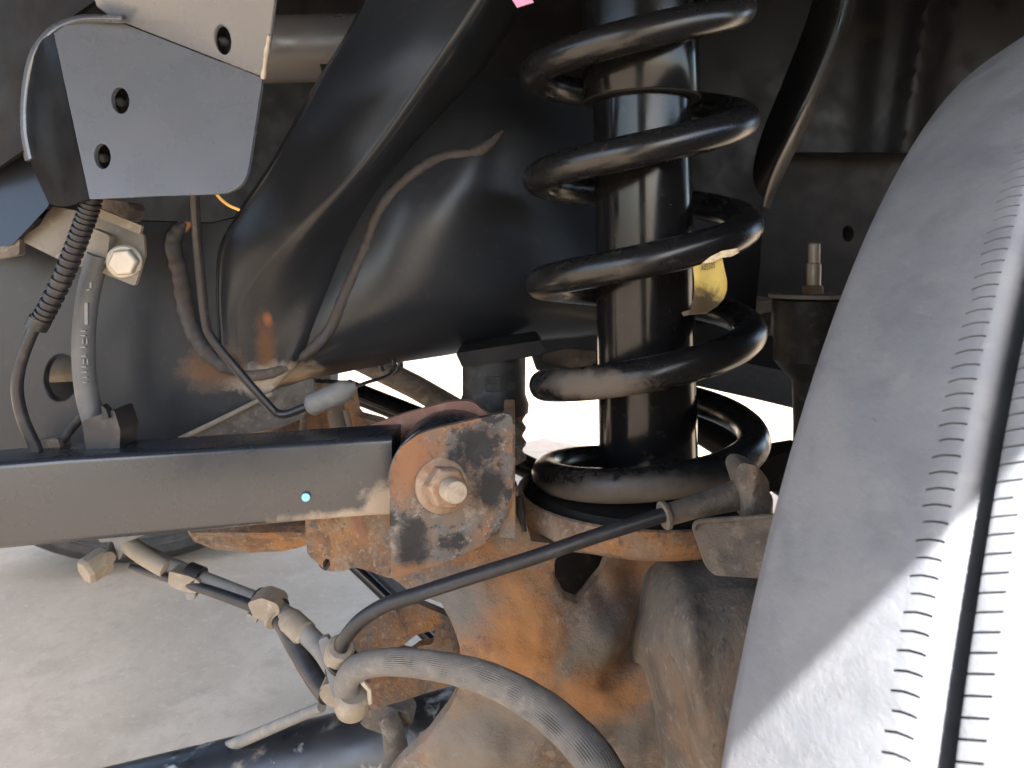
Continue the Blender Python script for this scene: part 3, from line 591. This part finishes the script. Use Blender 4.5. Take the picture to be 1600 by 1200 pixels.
# ------------------------------------------------------------------ wheel speed sensor cable and its bracket
sc_ = thing('speed_sensor_cable', P(540, 1010, .41), 'thin black sensor cable running diagonally across the rusty axle', 'cable')
tube('cable', path([(533, 1012, .412), (540, 996, .410), (565, 968, .407), (605, 944, .405), (660, 926, .404), (740, 900, .404), (830, 872, .405), (930, 838, .407), (1042, 803, .410)], 8), px(11.5, .406), m_cable, sc_, n=16)
lathe('grommet', P(531, 1016, .414), P(536, 1004, .41)-P(528, 1030, .418), [(px(22, .41), -.007), (px(23, .41), -.002), (px(23, .41), .002), (px(19, .41), .003)], m_beige, sc_, n=28)
lathe('sleeve', P(1036, 806, .410), P(1170, 768, .425)-P(1036, 806, .410), [(px(22, .41), 0), (px(22, .41), .002), (px(17, .41), .0025), (px(18, .41), .02), (px(24, .41), .045), (px(24, .41), .05)], m_mud, sc_, n=24)
sb = thing('sensor_bracket', P(1150, 860, .41), 'mud caked bracket plate below the lower coil next to the tyre', 'bracket')
relief('clamp', rpoly([(1148, 735), (1160, 722), (1184, 728), (1202, 752), (1206, 835), (1184, 838), (1165, 815), (1160, 775)], 8), lambda x, y: .405+.0002*abs(x-1180), .02, m_mud, sb, step=10, rough=.002, bevel=.002)
relief('plate', rpoly([(1083, 826), (1096, 814), (1215, 806), (1222, 906), (1116, 899), (1103, 886)], 6), plane3((1090, 820, .405), (1200, 820, .395), (1150, 895, .395)), .004, m_mud, sb, step=12, rough=.0006, bevel=.001)
tube('rolled_lip', path([(1085, 828, .403), (1092, 815, .403), (1140, 811, .40), (1215, 806, .394)], 5), px(4, .4), m_mud, sb, n=8)

# ------------------------------------------------------------------ brake hose
bh = thing('brake_hose', P(550, 1080, .40), 'fat dusty grey brake hose arching across the bottom of the axle', 'hose')
hp = path([(548, 1092, .408), (541, 1068, .406), (560, 1043, .404), (610, 1034, .402), (680, 1040, .398), (760, 1060, .39), (830, 1095, .38), (890, 1142, .368), (935, 1195, .357), (965, 1260, .35)], 14)
# ribbed cover: fine lengthwise ribs
nn = 132
V, Fc = tube_geo(hp, [px(x, .40) for x in (19, 20, 20, 20, 21, 23, 25, 27, 29, 30)], nn)
for i in range(len(hp)):
    for j in range(nn):
        k = i*nn+j; V[k] = V[k]+(V[k]-hp[i])*(.026*(1 if (j+int(2*noise.noise(hp[i]*140))) % 3 < 2 else -1.7)*max(0, .5+1.6*noise.noise(V[k]*150))*min(1, max(0, (i-18)/30)))
obj('hose', V, Fc, m_hose, bh, ang=60)
lathe('end_collar', P(551, 1090, .406), (.15, -.25, .95), [(px(23, .405), -.009), (px(27, .405), -.006), (px(27, .405), .001), (px(22, .405), .003)], m_beige, bh, n=32)
relief('mount_strip', rpoly([(497, 1000), (512, 994), (526, 1030), (540, 1058), (536, 1082), (556, 1104), (540, 1112), (518, 1085), (510, 1050)], 5), plane3((505, 1000, .425), (540, 1060, .412), (545, 1105, .405)), .004, m_greysleeve, bh, bevel=.0008)
lathe('spring_clip', P(536, 1030, .416), P(536, 1004, .41)-P(528, 1030, .418), [(px(25, .41), -.003), (px(25, .41), .0)], m_rubber, bh, n=24)
relief('nut_lump', rpoly([(500, 1072), (520, 1066), (545, 1095), (535, 1106), (512, 1104), (498, 1088)], 8), .425, .018, m_beige, bh, bevel=.003)
tube('collar_ring', [P(566, 1065, .40), P(577, 1078, .402), P(578, 1098, .405)], px(4, .4), m_zinc, bh, n=8)

# ------------------------------------------------------------------ twin hard lines with clips
tl = thing('twin_brake_tubes', P(300, 900, .5), 'pair of grey and black tubes clipped together below the arm', 'tube')
tube('grey_tube', path([(192, 838, .53), (215, 858, .52), (260, 882, .51), (320, 908, .50), (380, 932, .49), (430, 952, .48), (465, 978, .465), (500, 1012, .45), (520, 1045, .435)], 8), [px(x, .49) for x in (13, 13, 14, 14, 14, 15, 15, 14, 12)], m_greysleeve, tl, n=18)
tube('dusty_sleeve', path([(196, 846, .522), (225, 868, .512), (262, 890, .503)], 6), px(14, .51), m_beige, tl, n=16)
tube('black_tube', path([(205, 886, .515), (262, 903, .50), (330, 924, .49), (395, 947, .48), (432, 962, .475), (462, 1008, .46), (490, 1055, .445), (512, 1086, .43)], 8), [px(x, .48) for x in (6, 7, 8, 9, 13, 15, 15, 14)], m_cable, tl, n=16)
relief('clip', rpoly([(264, 892), (300, 902), (313, 910), (308, 928), (290, 926), (262, 914)], 5), .492, .016, m_beige, tl, bevel=.002)
relief('clip', rpoly([(386, 942), (408, 934), (434, 944), (438, 958), (418, 972), (396, 966)], 6), .468, .018, m_beige, tl, bevel=.002)
relief('clip_tab', rpoly([(290, 926), (306, 928), (303, 938), (290, 937)], 3), .494, .006, m_greysleeve, tl, bevel=.001)
relief('clip_tab', rpoly([(386, 958), (402, 966), (400, 976), (384, 972)], 3), .47, .006, m_greysleeve, tl, bevel=.001)
lathe('black_band', P(305, 902, .500), P(330, 912, .498)-P(300, 900, .501), [(px(19, .5), -.006), (px(19, .5), .004)], m_rubber, tl, n=16)
lathe('black_band', P(428, 948, .48), P(440, 958, .475)-P(415, 944, .482), [(px(17, .48), -.014), (px(18, .48), .006)], m_rubber, tl, n=16)
lathe('white_sleeve', P(458, 974, .467), P(500, 1012, .45)-P(455, 970, .468), [(px(17, .46), -.006), (px(20, .46), -.002), (px(20, .46), .012), (px(15, .46), .014)], m_beige, tl, n=20)
lathe('ring', P(430, 962, .474), P(462, 1008, .46)-P(432, 962, .475), [(px(19, .47), -.004), (px(19, .47), .003)], m_beige, tl, n=20)
hn = hexa('hex_fitting', P(167, 872, .52), (-.5, -.7, -.3), px(22, .52), .016, m_beige, tl, rot=.5)
tube('fitting_pin', [P(178, 852, .53), P(170, 872, .51)], px(10, .52), m_mud, tl)
relief('bracket_tab', rpoly([(152, 838), (230, 826), (232, 834), (200, 846), (186, 876), (176, 846), (156, 848)], 3), .515, .003, m_greysleeve, tl, bevel=.0006)
gr = tube('grey_rod', [P(230, 1222, .70), P(400, 1148, .60), P(503, 1104, .54)], [px(9, .7), px(9, .6), px(8, .54)], m_greysleeve, origin=P(400, 1150, .54))
tag(gr, 'thin pale grey rod lying between the tube clamp and the steering bar', 'rod')

# ------------------------------------------------------------------ steering tie rod at the bottom, far tyre, far shadow edge built as rods
ti = thing('tie_rod', P(500, 1190, .62), 'black steering tie rod worn to grey along the bottom edge', 'tie rod')
tube('bar', [P(60, 1300, .62), P(300, 1242, .62), P(520, 1190, .62), P(780, 1122, .62)], px(66, .62), m_worn, ti, n=36)
tube('joint_stem', path([(606, 1120, .55), (616, 1150, .545), (618, 1190, .54), (606, 1250, .53)], 6), [px(x, .55) for x in (16, 18, 20, 26)], m_mud, ti, n=18)
relief('joint_flap', rpoly([(555, 1118), (600, 1102), (640, 1112), (648, 1132), (620, 1140), (600, 1150), (566, 1136)], 10), .555, .02, m_mud, ti, step=10, rough=.002, bevel=.003)
tube('boot_rim', path([(640, 1220, .53), (664, 1180, .525), (700, 1140, .52)], 6), px(9, .53), m_mud, ti, n=12)
rb = thing('rear_shadow_edge', P(620, 950, .9), 'black and grey rods standing in for a shadow edge and sky reflection behind the axle', 'rod')  # rods shaped to draw a far shadow edge and its sky reflection
tube('rod', [P(530, 862, .95), P(620, 948, .93), P(720, 1045, .9)], px(9, .93), m_gloss, rb)
tube('grey_rod', [P(560, 868, .97), P(650, 950, .95), P(735, 1030, .93)], px(15, .95), m_grey, rb)  # grey tube stands in for the bluish sky reflection

# ------------------------------------------------------------------ tyres
NP = 610
def sipe(w, fr, w0, w1, slope):
    if w < w0 or w > w1: return 0
    e = min(1, (w-w0)/.0015, (w1-w)/.0008)
    return e
def make_tyre(name, label):
    t = thing(name, WP(0, .13, -.4), label, 'tyre')
    prof = [(.030, .30), (.018, .325), (.009, .345), (.003, .362), (.0006, .3705), (.0, .3735), (.0006, .3752), (.004, .3774), (.012, .3818), (.024, .3879), (.036, .3932), (.0452, .3969), (.0470, .3974), (.0478, .3977), (.0500, .3984), (.0525, .3988), (.0536, .3988), (.0545, .3985), (.0562, .3970), (.0576, .3935), (.0584, .388), (.0588, .382), (.0606, .382), (.0610, .390), (.0613, .3965), (.0617, .3990), (.0625, .3996), (.0655, .3998), (.0668, .3999), (.074, .400), (.085, .400), (.100, .400), (.120, .400), (.1355, .400), (.136, .389), (.145, .389), (.146, .400), (.20, .399), (.2005, .388), (.209, .388), (.21, .398), (.235, .394), (.262, .380), (.282, .350), (.29, .325), (.29, .30)]
    fr_ = (0.0, .45, .855, .86, .985, .99); V = []; Fc = []; nw = len(prof); na = NP*len(fr_)
    for k in range(NP):
        jit = .25*noise.noise(Vector((k*.37, 1.3, 0)))
        jl = .0016*noise.noise(Vector((k*1.7, 9.1, 0)))
        for fi, q in enumerate(fr_):
            for (w, r) in prof:
                # the cut curves: nearly square to the edge, bending down at its right end
                off = 0
                if .0465 <= w <= .0576: off = .55*(w-.0470)/.006-.40*max(0, (w-.0478)/.006)**2
                elif .0606 <= w <= .0668: off = .5*((w-.0606)/.006)
                rr = r
                if fi in (3, 4):
                    if .0476+jl <= w <= .0530: rr = r-.006
                    elif .0608 <= w <= .0660+jl: rr = r-.006
                ph = 2*math.pi*(k+q+off+jit*.3)/NP
                V.append(WP(rr*math.cos(ph), w, rr*math.sin(ph)))
    for i in range(na):
        a = i*nw; b = ((i+1) % na)*nw
        for j in range(nw-1): Fc.append([a+j, a+j+1, b+j+1, b+j])
    obj('tread', V, Fc, m_tire, t, ang=40)
    # rim and inner sidewall closing disc
    c = WP(0, 0, 0)
    pr = [(.30, .020), (.285, .024), (.235, .03), (.222, .034), (.215, .04), (.20, .06), (.19, .13), (.10, .15), (.06, .14)]
    V, Fc = lathe_geo(c, A, pr, 64); obj('inner_rim', V, Fc, m_grimy, t)
    pr = [(.30, .29), (.285, .286), (.235, .28), (.222, .268), (.215, .25), (.20, .22), (.10, .20), (.06, .215)]
    V, Fc = lathe_geo(c, A, pr, 64); obj('outer_rim', V, Fc, m_grimy, t)
    return t
make_tyre('siped_tyre', 'large dusty tyre filling the right side, its siped tread half in sunlight')
ft = thing('far_tyre', WP(-.1, -1.7, -.385), 'dark tyre across the axle showing under the arm at left', 'tyre')
pr = [(.23, -.03), (.30, -.045), (.345, -.042), (.375, -.025), (.392, 0), (.398, .05), (.398, .20), (.392, .24), (.37, .265), (.30, .28), (.23, .265)]
fa = (A*.93+U*.36).normalized()
V, Fc = lathe_geo(WP(-.10, -1.82, 0)+ZV*.012, fa, pr, 72); obj('tyre_body', V, Fc, m_tirefar, ft)
for rr in (.33, .35, .365):
    V, Fc = tube_geo([WP(-.10, -1.82, 0)+ZV*.012+fa*(.272 if rr < .34 else .268 if rr < .36 else .262)+(fa.cross(ZV)*math.cos(a)+ZV*math.sin(a))*rr for a in [2*math.pi*i/72 for i in range(73)]], .004, 8, False)
    obj('sidewall_ring', V, Fc, m_tirefar, ft)
lathe('rim', WP(-.10, -1.82, 0)+ZV*.012, fa, [(.235, -.02), (.235, .25), (.20, .22), (.05, .2)], m_grimy, ft, n=48)
